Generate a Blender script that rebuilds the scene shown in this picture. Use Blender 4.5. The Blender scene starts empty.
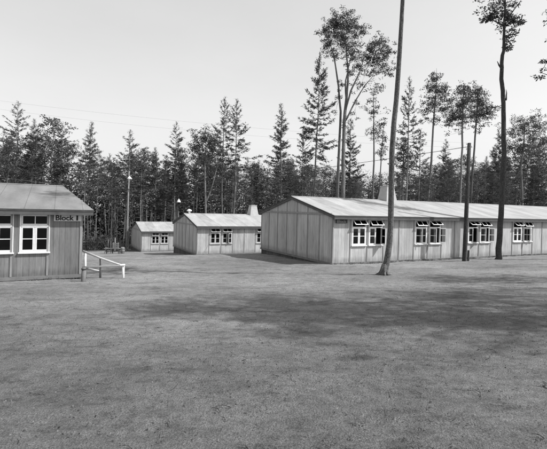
import bpy, math, random
from mathutils import Vector, Matrix, noise
PI = math.pi
scene = bpy.context.scene
COL = scene.collection

# ------------------------------------------------------------------ camera numbers (photo units, 547 px wide)
F, ROLL, CX, CY = 410.0, math.radians(1.46), 272.0, 208.44
CR, SR = math.cos(ROLL), math.sin(ROLL)
TH = math.radians(27.13)                       # street direction of the barracks
D = Vector((math.cos(TH), math.sin(TH), 0))    # along the long fronts
G = Vector((-math.sin(TH), math.cos(TH), 0))   # down the slope
SUN_EL, SUN_AZ = math.radians(47), math.radians(100.0)
SUNV = Vector((math.cos(SUN_EL)*math.sin(SUN_AZ), math.cos(SUN_EL)*math.cos(SUN_AZ), math.sin(SUN_EL)))

def lerp_table(t, x):
    if x <= t[0][0]: return t[0][1]
    for (a, b), (c, d) in zip(t, t[1:]):
        if x <= c: return b + (d-b)*(x-a)/(c-a)
    return t[-1][1]
PROFILE = [(-300, 4.0), (-60, 1.2), (-8, -0.99), (0, -1.54), (17.2, -2.83), (25.9, -3.13), (35, -4.28), (52.7, -5.82),
           (70, -7.1), (110, -9.6), (160, -11.5), (400, -14.0), (2500, -14.0)]
def terrain(x, y):
    s = x*G.x + y*G.y
    z = 0.0
    for k in (-1.6, 0, 1.6): z += lerp_table(PROFILE, s+k)/3
    return z
def ray(px, py):
    u, v = px-CX, py-CY
    return Vector(((CR*u + SR*v)/F, 1.0, -(-SR*u + CR*v)/F))
def at(px, py, Y): return ray(px, py)*Y
def hit(px, py):
    r = ray(px, py); a, b = 1.0, 220.0
    y = a
    while y < b:
        p = r*y
        if p.z <= terrain(p.x, p.y): break
        y += 0.05
    return r*y
def stand(px, Y):                              # a point of the ground at depth Y under picture column px
    py = 250
    for _ in range(6):
        p = at(px, py, Y); z = terrain(p.x, p.y)
        py = CY - (z/Y)*F*CR + (p.x/Y)*F*SR
    p = at(px, py, Y); return Vector((p.x, p.y, terrain(p.x, p.y)))
def street(e, s, z=0.0):
    p = D*e + G*s; return Vector((p.x, p.y, z))

# ------------------------------------------------------------------ materials (grey: the photograph is black and white)
def new_mat(name):
    m = bpy.data.materials.new(name); m.use_nodes = True
    nt = m.node_tree; b = nt.nodes['Principled BSDF']
    b.inputs['Roughness'].default_value = 0.9
    b.inputs['Specular IOR Level'].default_value = 0.2
    return m, nt, b
def N(nt, t, **kw):
    n = nt.nodes.new(t)
    for k, v in kw.items():
        if k in n.inputs: n.inputs[k].default_value = v
        else: setattr(n, k, v)
    return n
def ramp(nt, src, stops):
    r = nt.nodes.new('ShaderNodeValToRGB'); e = r.color_ramp.elements
    while len(e) < len(stops): e.new(0.5)
    for el, (p, v) in zip(e, stops): el.position = p; el.color = (v, v, v, 1)
    nt.links.new(src, r.inputs[0]); return r.outputs[0]
def mul(nt, a, b):
    n = nt.nodes.new('ShaderNodeMix'); n.data_type = 'RGBA'; n.blend_type = 'MULTIPLY'; n.inputs[0].default_value = 1
    nt.links.new(a, n.inputs[6]); nt.links.new(b, n.inputs[7]); return n.outputs[2]
def math_n(nt, op, a, b=None):
    n = nt.nodes.new('ShaderNodeMath'); n.operation = op
    for i, v in enumerate((a, b)):
        if v is None: continue
        if isinstance(v, (int, float)): n.inputs[i].default_value = v
        else: nt.links.new(v, n.inputs[i])
    return n.outputs[0]
def noise_n(nt, vec, scale, detail=4, rough=.6, mapping=None):
    if mapping:
        mp = nt.nodes.new('ShaderNodeMapping'); mp.inputs['Scale'].default_value = mapping
        nt.links.new(vec, mp.inputs['Vector']); vec = mp.outputs[0]
    n = nt.nodes.new('ShaderNodeTexNoise'); n.inputs['Scale'].default_value = scale
    n.inputs['Detail'].default_value = detail; n.inputs['Roughness'].default_value = rough
    nt.links.new(vec, n.inputs['Vector']); return n.outputs[0]
def bump(nt, b, h, strength, dist):
    bp = nt.nodes.new('ShaderNodeBump'); bp.inputs['Strength'].default_value = strength; bp.inputs['Distance'].default_value = dist
    nt.links.new(h, bp.inputs['Height']); nt.links.new(bp.outputs[0], b.inputs['Normal'])

def board_material(name, base, board=0.14, contrast=0.28, stain=0.5):
    m, nt, b = new_mat(name)
    tc = N(nt, 'ShaderNodeTexCoord'); ob = tc.outputs['Object']
    sx = N(nt, 'ShaderNodeSeparateXYZ'); nt.links.new(ob, sx.inputs[0])
    u = math_n(nt, 'ADD', sx.outputs[0], math_n(nt, 'MULTIPLY', sx.outputs[1], 1.0))
    q = math_n(nt, 'DIVIDE', u, board)
    cell = math_n(nt, 'FLOOR', q); fr = math_n(nt, 'FRACT', q)
    wn = N(nt, 'ShaderNodeTexWhiteNoise', noise_dimensions='1D'); nt.links.new(cell, wn.inputs['W'])
    tone = ramp(nt, wn.outputs[0], [(0, 1-contrast), (.5, 1), (1, 1+contrast*.6)])
    seam = ramp(nt, fr, [(0, .45), (.05, 1), (.95, 1), (1, .5)])
    grain = ramp(nt, noise_n(nt, ob, 3.0, 5, .7, (9, 9, .7)), [(.25, .72), (.75, 1.2)])
    blot = ramp(nt, noise_n(nt, ob, .9, 5, .6, (1.6, 1.6, .6)), [(.3, 1-stain*.45), (.65, 1.08)])
    col = N(nt, 'ShaderNodeRGB'); col.outputs[0].default_value = (base, base, base, 1)
    c = mul(nt, mul(nt, mul(nt, mul(nt, col.outputs[0], tone), seam), grain), blot)
    drip = ramp(nt, noise_n(nt, ob, 2.2, 6, .7, (2.2, 2.2, .22)), [(.30, .68), (.45, 1), (1, 1)])          # rain streaks
    edge = math_n(nt, 'ADD', sx.outputs[2], math_n(nt, 'MULTIPLY', noise_n(nt, ob, 2.4, 6, .7), -.42))      # mud splashed up from the soil
    splash = ramp(nt, edge, [(.0, .72), (.22, 1), (1, 1)])
    c = mul(nt, mul(nt, c, drip), splash)
    nt.links.new(c, b.inputs['Base Color'])
    bump(nt, b, mul(nt, seam, grain), .5, .012)
    return m
def plain_material(name, base, var=.25, scale=4, rough=.85, spec=.2, mapping=None, bmp=0):
    m, nt, b = new_mat(name)
    tc = N(nt, 'ShaderNodeTexCoord')
    n = noise_n(nt, tc.outputs['Object'], scale, 5, .65, mapping)
    c = ramp(nt, n, [(.25, base*(1-var)), (.75, base*(1+var))])
    nt.links.new(c, b.inputs['Base Color']); b.inputs['Roughness'].default_value = rough
    b.inputs['Specular IOR Level'].default_value = spec
    if bmp: bump(nt, b, n, .6, bmp)
    return m
def roof_material(name, base):
    m, nt, b = new_mat(name)
    tc = N(nt, 'ShaderNodeTexCoord'); ob = tc.outputs['Object']
    sx = N(nt, 'ShaderNodeSeparateXYZ'); nt.links.new(ob, sx.inputs[0])
    q = math_n(nt, 'DIVIDE', sx.outputs[0], .95)
    wn = N(nt, 'ShaderNodeTexWhiteNoise', noise_dimensions='1D'); nt.links.new(math_n(nt, 'FLOOR', q), wn.inputs['W'])
    tone = ramp(nt, wn.outputs[0], [(0, .9), (1, 1.06)])
    seam = ramp(nt, math_n(nt, 'FRACT', q), [(0, .62), (.03, 1), (.98, 1), (1, .8)])
    streak = ramp(nt, noise_n(nt, ob, 1.3, 6, .65, (1.2, .35, 1)), [(.3, .70), (.7, 1.08)])
    speck = ramp(nt, noise_n(nt, ob, 14, 3, .7), [(.3, .9), (.7, 1.05)])
    col = N(nt, 'ShaderNodeRGB'); col.outputs[0].default_value = (base, base, base, 1)
    c = mul(nt, mul(nt, mul(nt, mul(nt, col.outputs[0], tone), seam), streak), speck)
    nt.links.new(c, b.inputs['Base Color']); bump(nt, b, mul(nt, seam, speck), .5, .02)
    return m
def bark_material(name, lo, hi):
    m, nt, b = new_mat(name)
    tc = N(nt, 'ShaderNodeTexCoord'); ob = tc.outputs['Object']
    oi = N(nt, 'ShaderNodeObjectInfo')
    n = noise_n(nt, ob, 5, 6, .7, (3.2, 3.2, .7))
    n2 = noise_n(nt, ob, 1.1, 4, .6, (1, 1, .5))
    c = mul(nt, ramp(nt, n, [(.3, lo), (.7, hi)]), ramp(nt, n2, [(.3, .65), (.7, 1.2)]))
    c = mul(nt, c, ramp(nt, oi.outputs['Random'], [(0, .6), (1, 1.35)]))
    v = N(nt, 'ShaderNodeTexVoronoi'); v.feature = 'DISTANCE_TO_EDGE'; v.inputs['Scale'].default_value = 1
    mp = N(nt, 'ShaderNodeMapping'); mp.inputs['Scale'].default_value = (22, 22, 7); nt.links.new(ob, mp.inputs[0]); nt.links.new(mp.outputs[0], v.inputs['Vector'])
    plate = ramp(nt, v.outputs['Distance'], [(0, .45), (.12, 1), (1, 1.05)])
    c = mul(nt, c, plate)
    nt.links.new(c, b.inputs['Base Color']); bump(nt, b, mul(nt, n, plate), 1, .035)
    return m
def leaf_material(name, lo, hi, trans=.25):
    m, nt, b = new_mat(name)
    ge = N(nt, 'ShaderNodeNewGeometry'); oi = N(nt, 'ShaderNodeObjectInfo')
    c = ramp(nt, ge.outputs['Random Per Island'], [(0, lo), (.7, (lo+hi)/2), (1, hi)])
    c = mul(nt, c, ramp(nt, oi.outputs['Random'], [(0, .7), (1, 1.3)]))
    nt.links.new(c, b.inputs['Base Color']); b.inputs['Specular IOR Level'].default_value = .25
    b.inputs['Roughness'].default_value = .7
    tr = N(nt, 'ShaderNodeBsdfTranslucent'); nt.links.new(c, tr.inputs[0])
    mx = N(nt, 'ShaderNodeMixShader'); mx.inputs[0].default_value = trans
    nt.links.new(b.outputs[0], mx.inputs[1]); nt.links.new(tr.outputs[0], mx.inputs[2])
    nt.links.new(mx.outputs[0], nt.nodes['Material Output'].inputs['Surface'])
    return m
def glass_material():
    m, nt, b = new_mat('window_glass')
    t = N(nt, 'ShaderNodeBsdfTransparent'); t.inputs[0].default_value = (.55, .55, .55, 1)
    g = N(nt, 'ShaderNodeBsdfGlossy'); g.inputs['Roughness'].default_value = .04
    fr = N(nt, 'ShaderNodeFresnel'); fr.inputs[0].default_value = 1.45
    mx = N(nt, 'ShaderNodeMixShader'); nt.links.new(fr.outputs[0], mx.inputs[0])
    nt.links.new(t.outputs[0], mx.inputs[1]); nt.links.new(g.outputs[0], mx.inputs[2])
    nt.links.new(mx.outputs[0], nt.nodes['Material Output'].inputs['Surface'])
    return m
def ground_material():
    m, nt, b = new_mat('trodden_ground')
    tc = N(nt, 'ShaderNodeTexCoord'); ob = tc.outputs['Object']
    big = ramp(nt, noise_n(nt, ob, .16, 5, .55, (1, 1.6, 1)), [(.32, .72), (.68, 1.12)])
    mid = ramp(nt, noise_n(nt, ob, 1.1, 8, .72, (1, 1.3, 1)), [(.3, .52), (.5, 1.0), (.75, 1.25)])
    fine = ramp(nt, noise_n(nt, ob, 9, 8, .8), [(.3, .55), (.5, 1), (.72, 1.35)])
    grit = ramp(nt, noise_n(nt, ob, 60, 3, .7), [(.3, .55), (.7, 1.35)])
    scuff = ramp(nt, noise_n(nt, ob, 2.6, 7, .75, (.55, 1.5, 1)), [(.34, .62), (.47, 1), (.56, 1.0), (.72, 1.28)])
    sx = N(nt, 'ShaderNodeSeparateXYZ'); nt.links.new(ob, sx.inputs[0])
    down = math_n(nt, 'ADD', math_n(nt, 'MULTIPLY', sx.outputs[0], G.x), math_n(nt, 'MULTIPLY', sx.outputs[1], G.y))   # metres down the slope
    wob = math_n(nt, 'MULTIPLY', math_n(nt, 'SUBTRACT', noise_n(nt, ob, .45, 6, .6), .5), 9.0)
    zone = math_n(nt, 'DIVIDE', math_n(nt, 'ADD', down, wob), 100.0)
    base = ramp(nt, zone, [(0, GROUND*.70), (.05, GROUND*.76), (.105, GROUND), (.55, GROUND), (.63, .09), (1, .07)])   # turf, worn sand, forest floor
    c = mul(nt, mul(nt, mul(nt, mul(nt, mul(nt, base, big), mid), fine), grit), scuff)
    nt.links.new(c, b.inputs['Base Color']); b.inputs['Roughness'].default_value = 1
    b.inputs['Specular IOR Level'].default_value = .05
    bump(nt, b, mul(nt, fine, mul(nt, mid, grit)), .8, .05)
    return m
GROUND = .33
M = {}
M['front'] = board_material('pale_boards', .45, .19, .13, .55)
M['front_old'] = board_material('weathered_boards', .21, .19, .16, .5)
M['batten'] = plain_material('batten_wood', .25, .25, 3, mapping=(4, 4, .5))  # darker than the boards: shadow lines at the battens are painted into the wood
M['plinth'] = plain_material('sill_beam', .17, .3, 2)
M['skirt'] = board_material('plinth_boards', .15, .2, .3)
M['roof'] = roof_material('roofing_felt', .36)
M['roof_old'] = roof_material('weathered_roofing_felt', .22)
M['felt_edge'] = plain_material('eave_shadow_felt_edge', .06, .3, 5)  # near black: the shadow line under the eave is painted into the edge
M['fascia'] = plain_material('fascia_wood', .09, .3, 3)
M['white'] = plain_material('white_paint', .70, .14, 6, .5, .4)
M['glass'] = glass_material()
M['plain_frame'] = plain_material('unpainted_frame', .46, .15, 4)
M['inside'] = plain_material('inside_wood', .12, .2, 2)
M['chimney'] = plain_material('limewashed_chimney', .40, .14, 3, bmp=.02)
M['signboard'] = plain_material('signboard_paint', .55, .18, 5, .6)
M['ink'] = plain_material('black_lettering', .02, .2, 5, .6)
M['darkboard'] = plain_material('dark_signboard', .06, .3, 5)
M['pole'] = bark_material('pole_wood', .04, .09)
M['bark_dark'] = bark_material('dark_pine_bark', .05, .13)
M['lamp_pole'] = bark_material('grey_pole_wood', .16, .26)
M['bark'] = bark_material('pine_bark', .10, .26)
M['bark_pale'] = bark_material('pale_bark', .13, .30)
M['rail'] = plain_material('peeled_rail', .62, .2, 5, mapping=(2, 2, 2))
M['oldwood'] = plain_material('grey_old_wood', .16, .35, 4)
M['palewood'] = plain_material('pale_plank', .42, .25, 4)
M['metal'] = plain_material('dark_metal', .05, .2, 8, .5, .4)
M['enamel'] = plain_material('white_enamel', .85, .04, 5, .25, .5)
M['needle'] = leaf_material('spruce_needles', .055, .095, .28)
M['needle2'] = leaf_material('pine_needles', .06, .11, .3)
M['leaf'] = leaf_material('beech_leaves', .055, .10, .35)
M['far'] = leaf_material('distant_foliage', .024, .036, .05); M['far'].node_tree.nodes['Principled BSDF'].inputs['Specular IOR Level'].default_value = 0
M['shrub'] = leaf_material('shrub_leaves', .025, .06, .2)
M['dry'] = leaf_material('dry_grass', .09, .22, .2)
M['litter'] = leaf_material('fallen_leaf', .05, .15, .1)
M['stone'] = plain_material('grey_stone', .17, .3, 6)
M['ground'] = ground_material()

# ------------------------------------------------------------------ mesh helpers
class MB:
    def __init__(s): s.v = []; s.f = []; s.m = []
    def add(s, vs, fs, mi=0):
        o = len(s.v); s.v += [tuple(v) for v in vs]
        s.f += [tuple(o+i for i in f) for f in fs]; s.m += [mi]*len(fs)
    def box(s, x0, x1, y0, y1, z0, z1, mi=0):
        s.add([(x0,y0,z0),(x1,y0,z0),(x1,y1,z0),(x0,y1,z0),(x0,y0,z1),(x1,y0,z1),(x1,y1,z1),(x0,y1,z1)],
              [(0,3,2,1),(4,5,6,7),(0,1,5,4),(1,2,6,5),(2,3,7,6),(3,0,4,7)], mi)
    def tube(s, pts, rad, n=8, mi=0, caps=True):
        pts = [Vector(p) for p in pts]; vs = []; k = len(pts)
        prev = None
        for i, p in enumerate(pts):
            t = (pts[min(i+1, k-1)] - pts[max(i-1, 0)]).normalized()
            if prev is None:
                a = Vector((1, 0, 0)) if abs(t.x) < .8 else Vector((0, 1, 0))
                u = (a - t*a.dot(t)).normalized()
            else: u = (prev - t*prev.dot(t)).normalized()
            prev = u; w = t.cross(u); r = rad[i] if isinstance(rad, (list, tuple)) else rad
            vs += [p + (u*math.cos(2*PI*j/n) + w*math.sin(2*PI*j/n))*r for j in range(n)]
        fs = [(i*n+j, i*n+(j+1) % n, (i+1)*n+(j+1) % n, (i+1)*n+j) for i in range(k-1) for j in range(n)]
        if caps: fs += [tuple(range(n-1, -1, -1)), tuple((k-1)*n+j for j in range(n))]
        s.add(vs, fs, mi)
    def bar(s, a, b, w, h=None, mi=0):         # squared timber from a to b
        a, b = Vector(a), Vector(b); h = h or w; t = (b-a).normalized()
        up = Vector((0, 0, 1)) if abs(t.z) < .9 else Vector((0, 1, 0))
        u = t.cross(up).normalized()*w/2; v = u.cross(t).normalized()*h/2
        s.add([a-u-v, a+u-v, a+u+v, a-u+v, b-u-v, b+u-v, b+u+v, b-u+v],
              [(0,3,2,1),(4,5,6,7),(0,1,5,4),(1,2,6,5),(2,3,7,6),(3,0,4,7)], mi)
    def lathe(s, prof, n=16, c=(0,0,0), mi=0):
        vs = []; c = Vector(c)
        for r, z in prof: vs += [c + Vector((r*math.cos(2*PI*j/n), r*math.sin(2*PI*j/n), z)) for j in range(n)]
        k = len(prof)
        s.add(vs, [(i*n+j, i*n+(j+1) % n, (i+1)*n+(j+1) % n, (i+1)*n+j) for i in range(k-1) for j in range(n)], mi)
    def blade(s, c, d, L, W, rnd, mi=0):       # one leaf or needle spray: a kite with its own direction
        d = d.normalized(); a = Vector((rnd.uniform(-1,1), rnd.uniform(-1,1), rnd.uniform(-1,1)))
        w = d.cross(a)
        if w.length < 1e-3: w = d.orthogonal()
        w = w.normalized()*W/2; e = d*L
        s.add([c, c+e*.45+w, c+e, c+e*.45-w], [(0,1,2,3)], mi)
    def mesh(s, name, mats, smooth=False):
        me = bpy.data.meshes.new(name); me.from_pydata(s.v, [], s.f)
        for m in (mats if isinstance(mats, (list, tuple)) else [mats]): me.materials.append(m)
        if any(s.m): me.polygons.foreach_set('material_index', s.m)
        if smooth: me.polygons.foreach_set('use_smooth', [True]*len(me.polygons))
        me.update(); return me
    def build(s, name, mats, parent=None, smooth=False):
        return link(name, s.mesh(name, mats, smooth), parent)
def link(name, data, parent=None):
    o = bpy.data.objects.new(name, data); COL.objects.link(o)
    if parent: o.parent = parent
    return o
def tag(o, label=None, cat=None, group=None, kind=None):
    if label: o['label'] = label
    if cat: o['category'] = cat
    if group: o['group'] = group
    if kind: o['kind'] = kind
    return o
def thing(name, label, cat, loc=(0,0,0), rz=0, group=None):
    o = link(name, None); o.location = loc; o.rotation_euler = (0, 0, rz); o.empty_display_size = .3
    return tag(o, label, cat, group)
def copy_thing(src, loc, rz, sc, label, group):
    r = src.copy(); COL.objects.link(r); r.location = loc; r.rotation_euler = (0, 0, rz); r.scale = sc
    r['label'] = label
    if group: r['group'] = group
    elif 'group' in r: del r['group']
    for ch in list(src.children):
        c = ch.copy(); COL.objects.link(c); c.parent = r
    return r

# ------------------------------------------------------------------ ground
def ground_z(x, y, amp=1.0):
    p = Vector((x, y, 0))
    return terrain(x, y) + amp*(.05*noise.noise(p*.35) + .026*noise.noise(p*1.3) + .016*noise.noise(p*3.7) + .011*noise.noise(p*8.3))
def make_ground():
    mb = MB()
    ys = [-400, -200, -100, -50, -25, -12, -6, -3, -1, 0, .8]
    y = 1.4
    while y < 420: ys.append(y); y *= 1.014 if y < 30 else 1.05
    ys += [600, 900, 1500, 2500]
    n = 420
    tx = []
    for i in range(n+1):
        t = 2*i/n-1; tx.append(math.copysign(abs(t)**1.15, t))
    rows = []
    for y in ys:
        half = max(9, abs(y)*1.25) if y < 420 else 2200
        if y < -3: half = max(60, abs(y)*4)
        rows.append([(half*t, y) for t in tx])
    vs = [(x, y, ground_z(x, y, 1 if abs(y) < 60 else 0)) for r in rows for x, y in r]
    w = n+1
    fs = [(i*w+j, i*w+j+1, (i+1)*w+j+1, (i+1)*w+j) for i in range(len(rows)-1) for j in range(n)]
    mb.add(vs, fs)
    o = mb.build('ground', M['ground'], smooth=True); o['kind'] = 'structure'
make_ground()

def litter():
    rnd = random.Random(5); g = MB(); st = MB(); tw = MB()
    for _ in range(9000):
        Y = 2.2*math.exp(rnd.random()*math.log(13)); k = rnd.uniform(-.72, .74); x = k*Y
        v = noise.noise(Vector((x*.35, Y*.35, 3))) + .5*noise.noise(Vector((x*1.4, Y*1.4, 7)))
        if v < rnd.uniform(-.25, .55): continue
        s = x*G.x + Y*G.y
        if s > 16.9: continue
        z = ground_z(x, Y)
        for b in range(rnd.randint(3, 7)):
            d = Vector((rnd.gauss(0, .9), rnd.gauss(0, .9), rnd.uniform(.25, 1)))
            g.blade(Vector((x+rnd.gauss(0,.03), Y+rnd.gauss(0,.03), z-.004)), d, rnd.uniform(.018, .05), rnd.uniform(.004, .009), rnd)
    for _ in range(1300):
        Y = 2.2*math.exp(rnd.random()*math.log(11)); x = rnd.uniform(-.72, .74)*Y; z = ground_z(x, Y)
        if x*G.x + Y*G.y > 16.9: continue
        r = .003 + .011*rnd.random()**5
        vs = []
        for (a, b, c) in ((1,0,0),(-1,0,0),(0,1,0),(0,-1,0),(0,0,.7),(0,0,-.7)):
            vs.append((x+a*r*rnd.uniform(.6,1.4), Y+b*r*rnd.uniform(.6,1.4), z+c*r*rnd.uniform(.6,1.2)))
        st.add(vs, [(0,2,4),(2,1,4),(1,3,4),(3,0,4),(2,0,5),(1,2,5),(3,1,5),(0,3,5)])
    for _ in range(110):
        Y = 2.4*math.exp(rnd.random()*math.log(8)); x = rnd.uniform(-.72, .74)*Y; z = ground_z(x, Y)
        if x*G.x + Y*G.y > 16.7: continue
        a = rnd.uniform(0, PI); L = rnd.uniform(.04, .17)
        tw.tube([(x, Y, z+.008), (x+L*.5*math.cos(a), Y+L*.5*math.sin(a), z+.018), (x+L*math.cos(a+.3), Y+L*math.sin(a+.3), z+.010)], [.004,.0035,.002], 4)
    for e0, e1, n in ((12.2, 52, 2200), (-30, .9, 900)):           # weeds and ragged soil along the foot of the fronts
        for _ in range(n):
            e = rnd.uniform(e0, e1); q = street(e, 17.14-abs(rnd.gauss(0, .12)))
            if noise.noise(Vector((e*.9, 0, 5))) < rnd.uniform(-.45, .3): continue
            for b in range(4):
                g.blade(Vector((q.x+rnd.gauss(0, .04), q.y+rnd.gauss(0, .04), ground_z(q.x, q.y)-.02)), Vector((rnd.gauss(0, .5), rnd.gauss(0, .5), 1)), rnd.uniform(.05, .17), rnd.uniform(.008, .02), rnd)
    lf = MB()
    for _ in range(5200):
        Y = 2.2*math.exp(rnd.random()*math.log(9)); x = rnd.uniform(-.72, .74)*Y
        if x*G.x + Y*G.y > 16.7 or noise.noise(Vector((x*.5, Y*.5, 11))) < rnd.uniform(-.5, .35): continue
        lf.blade(Vector((x, Y, ground_z(x, Y)+.006)), Vector((rnd.gauss(0, 1), rnd.gauss(0, 1), rnd.uniform(-.05, .35))), rnd.uniform(.012, .034), rnd.uniform(.007, .018), rnd)
    tag(lf.build('fallen_leaves', M['litter']), 'small dry fallen leaves and bark flakes on the muster ground', 'leaf litter', kind='stuff')
    tag(g.build('dry_grass', M['dry']), 'sparse short dry grass tufts on the trodden muster ground', 'grass', kind='stuff')
    tag(st.build('pebbles', M['stone']), 'small pale pebbles strewn over the muster ground', 'pebbles', kind='stuff')
    tag(tw.build('twigs', M['bark_dark']), 'dry twigs scattered on the muster ground', 'twigs', kind='stuff')
litter()

# ------------------------------------------------------------------ barracks
PAN, WIDE, HIGH, RISE = 1.1325, 8.385, 2.6, .97
WW, WZ0, WZ1, WT = .95, .99, 2.40, 1.95         # window width, sill, head, transom
def sash_mesh(name, w, h, cols, rows, hinge):
    """frame bars in the xz plane; hinge 'top' origin at top centre, 'left'/'right' origin at that side's foot"""
    mb = MB(); t = .042; y0, y1 = -.018, .018
    if hinge == 'top': x0, x1, z0, z1 = -w/2, w/2, -h, 0
    elif hinge == 'left': x0, x1, z0, z1 = 0, w, 0, h
    else: x0, x1, z0, z1 = -w, 0, 0, h
    mb.box(x0, x0+t, y0, y1, z0, z1); mb.box(x1-t, x1, y0, y1, z0, z1)
    mb.box(x0+t, x1-t, y0, y1, z0, z0+t); mb.box(x0+t, x1-t, y0, y1, z1-t, z1)
    for i in range(1, cols):
        c = x0 + (x1-x0)*i/cols; mb.box(c-.014, c+.014, y0+.003, y1-.003, z0+t, z1-t)
    for i in range(1, rows):
        c = z0 + (z1-z0)*i/rows; mb.box(x0+t, x1-t, y0+.005, y1-.005, c-.014, c+.014)
    gl = MB(); gl.box(x0+.03, x1-.03, -.003, .003, z0+.03, z1-.03)
    return mb.mesh(name, M['white']), gl.mesh('pane', M['glass'])
CW = (WW-.12-.04)/2
HOP = sash_mesh('vent_sash', WW-.11, WZ1-WT-.09, 2, 1, 'top')
CAL = sash_mesh('casement', CW, WT-WZ0-.09, 1, 2, 'left')
CAR = sash_mesh('casement', CW, WT-WZ0-.09, 1, 2, 'right')
def merge_meshes(a, b):
    me = bpy.data.meshes.new(a.name); nv = len(a.vertices)
    me.from_pydata([v.co[:] for v in a.vertices]+[v.co[:] for v in b.vertices], [],
                   [tuple(p.vertices) for p in a.polygons]+[tuple(nv+i for i in p.vertices) for p in b.polygons])
    me.materials.append(M['white']); me.materials.append(M['glass'])
    me.polygons.foreach_set('material_index', [0]*len(a.polygons)+[1]*len(b.polygons)); return me
HOPM, CALM, CARM = merge_meshes(*HOP), merge_meshes(*CAL), merge_meshes(*CAR)
def frame_mesh():
    mb = MB(); h = WW/2; y0, y1 = -.03, .06
    mb.box(-h, -h+.05, y0, y1, WZ0, WZ1); mb.box(h-.05, h, y0, y1, WZ0, WZ1)
    mb.box(-h+.05, h-.05, y0, y1, WZ1-.05, WZ1); mb.box(-h+.05, h-.05, y0-.012, y1, WT-.03, WT+.03)
    mb.box(-h+.05, h-.05, y0, y1, WZ0, WZ0+.05); mb.box(-.02, .02, y0, y1, WZ0+.05, WT-.03)
    return mb.mesh('window', M['white'])
FRM = frame_mesh()
sb = MB(); sb.box(-WW/2-.03, WW/2+.03, -.09, -.032, WZ0-.035, WZ0+.012)
SILL = sb.mesh('sill', M['white'])
def window(root, xc, y, face, hop, left, right, plain=False):
    """face -1: looks along -y.  hop/left/right are opening angles in degrees"""
    w = link('window', FRM, root); w.location = (xc, y, 0); w.rotation_euler = (0, 0, 0 if face < 0 else PI)
    link('sill', SILL, w)
    o = link('vent_sash', HOPM, w); o.location = (0, -.012, WZ1-.055); o.rotation_euler = (math.radians(-hop), 0, 0)
    o = link('casement', CALM, w); o.location = (-WW/2+.055, -.012, WZ0+.055); o.rotation_euler = (0, 0, math.radians(-left))
    o = link('casement', CARM, w); o.location = (WW/2-.055, -.012, WZ0+.055); o.rotation_euler = (0, 0, math.radians(right))
    if plain:
        for q in (w, *w.children): q.material_slots[0].link = 'OBJECT'; q.material_slots[0].material = M['plain_frame']
def text_mesh(name, body, size, mat):
    cu = bpy.data.curves.new(name, 'FONT'); cu.body = body; cu.size = size; cu.extrude = .004; cu.align_x = 'CENTER'; cu.align_y = 'CENTER'
    cu.offset = .006
    tmp = bpy.data.objects.new('tmp_text', cu); COL.objects.link(tmp)
    dg = bpy.context.evaluated_depsgraph_get(); me = bpy.data.meshes.new_from_object(tmp.evaluated_get(dg))
    bpy.data.objects.remove(tmp); bpy.data.curves.remove(cu)
    me.name = name; me.materials.clear(); me.materials.append(mat); return me

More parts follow.
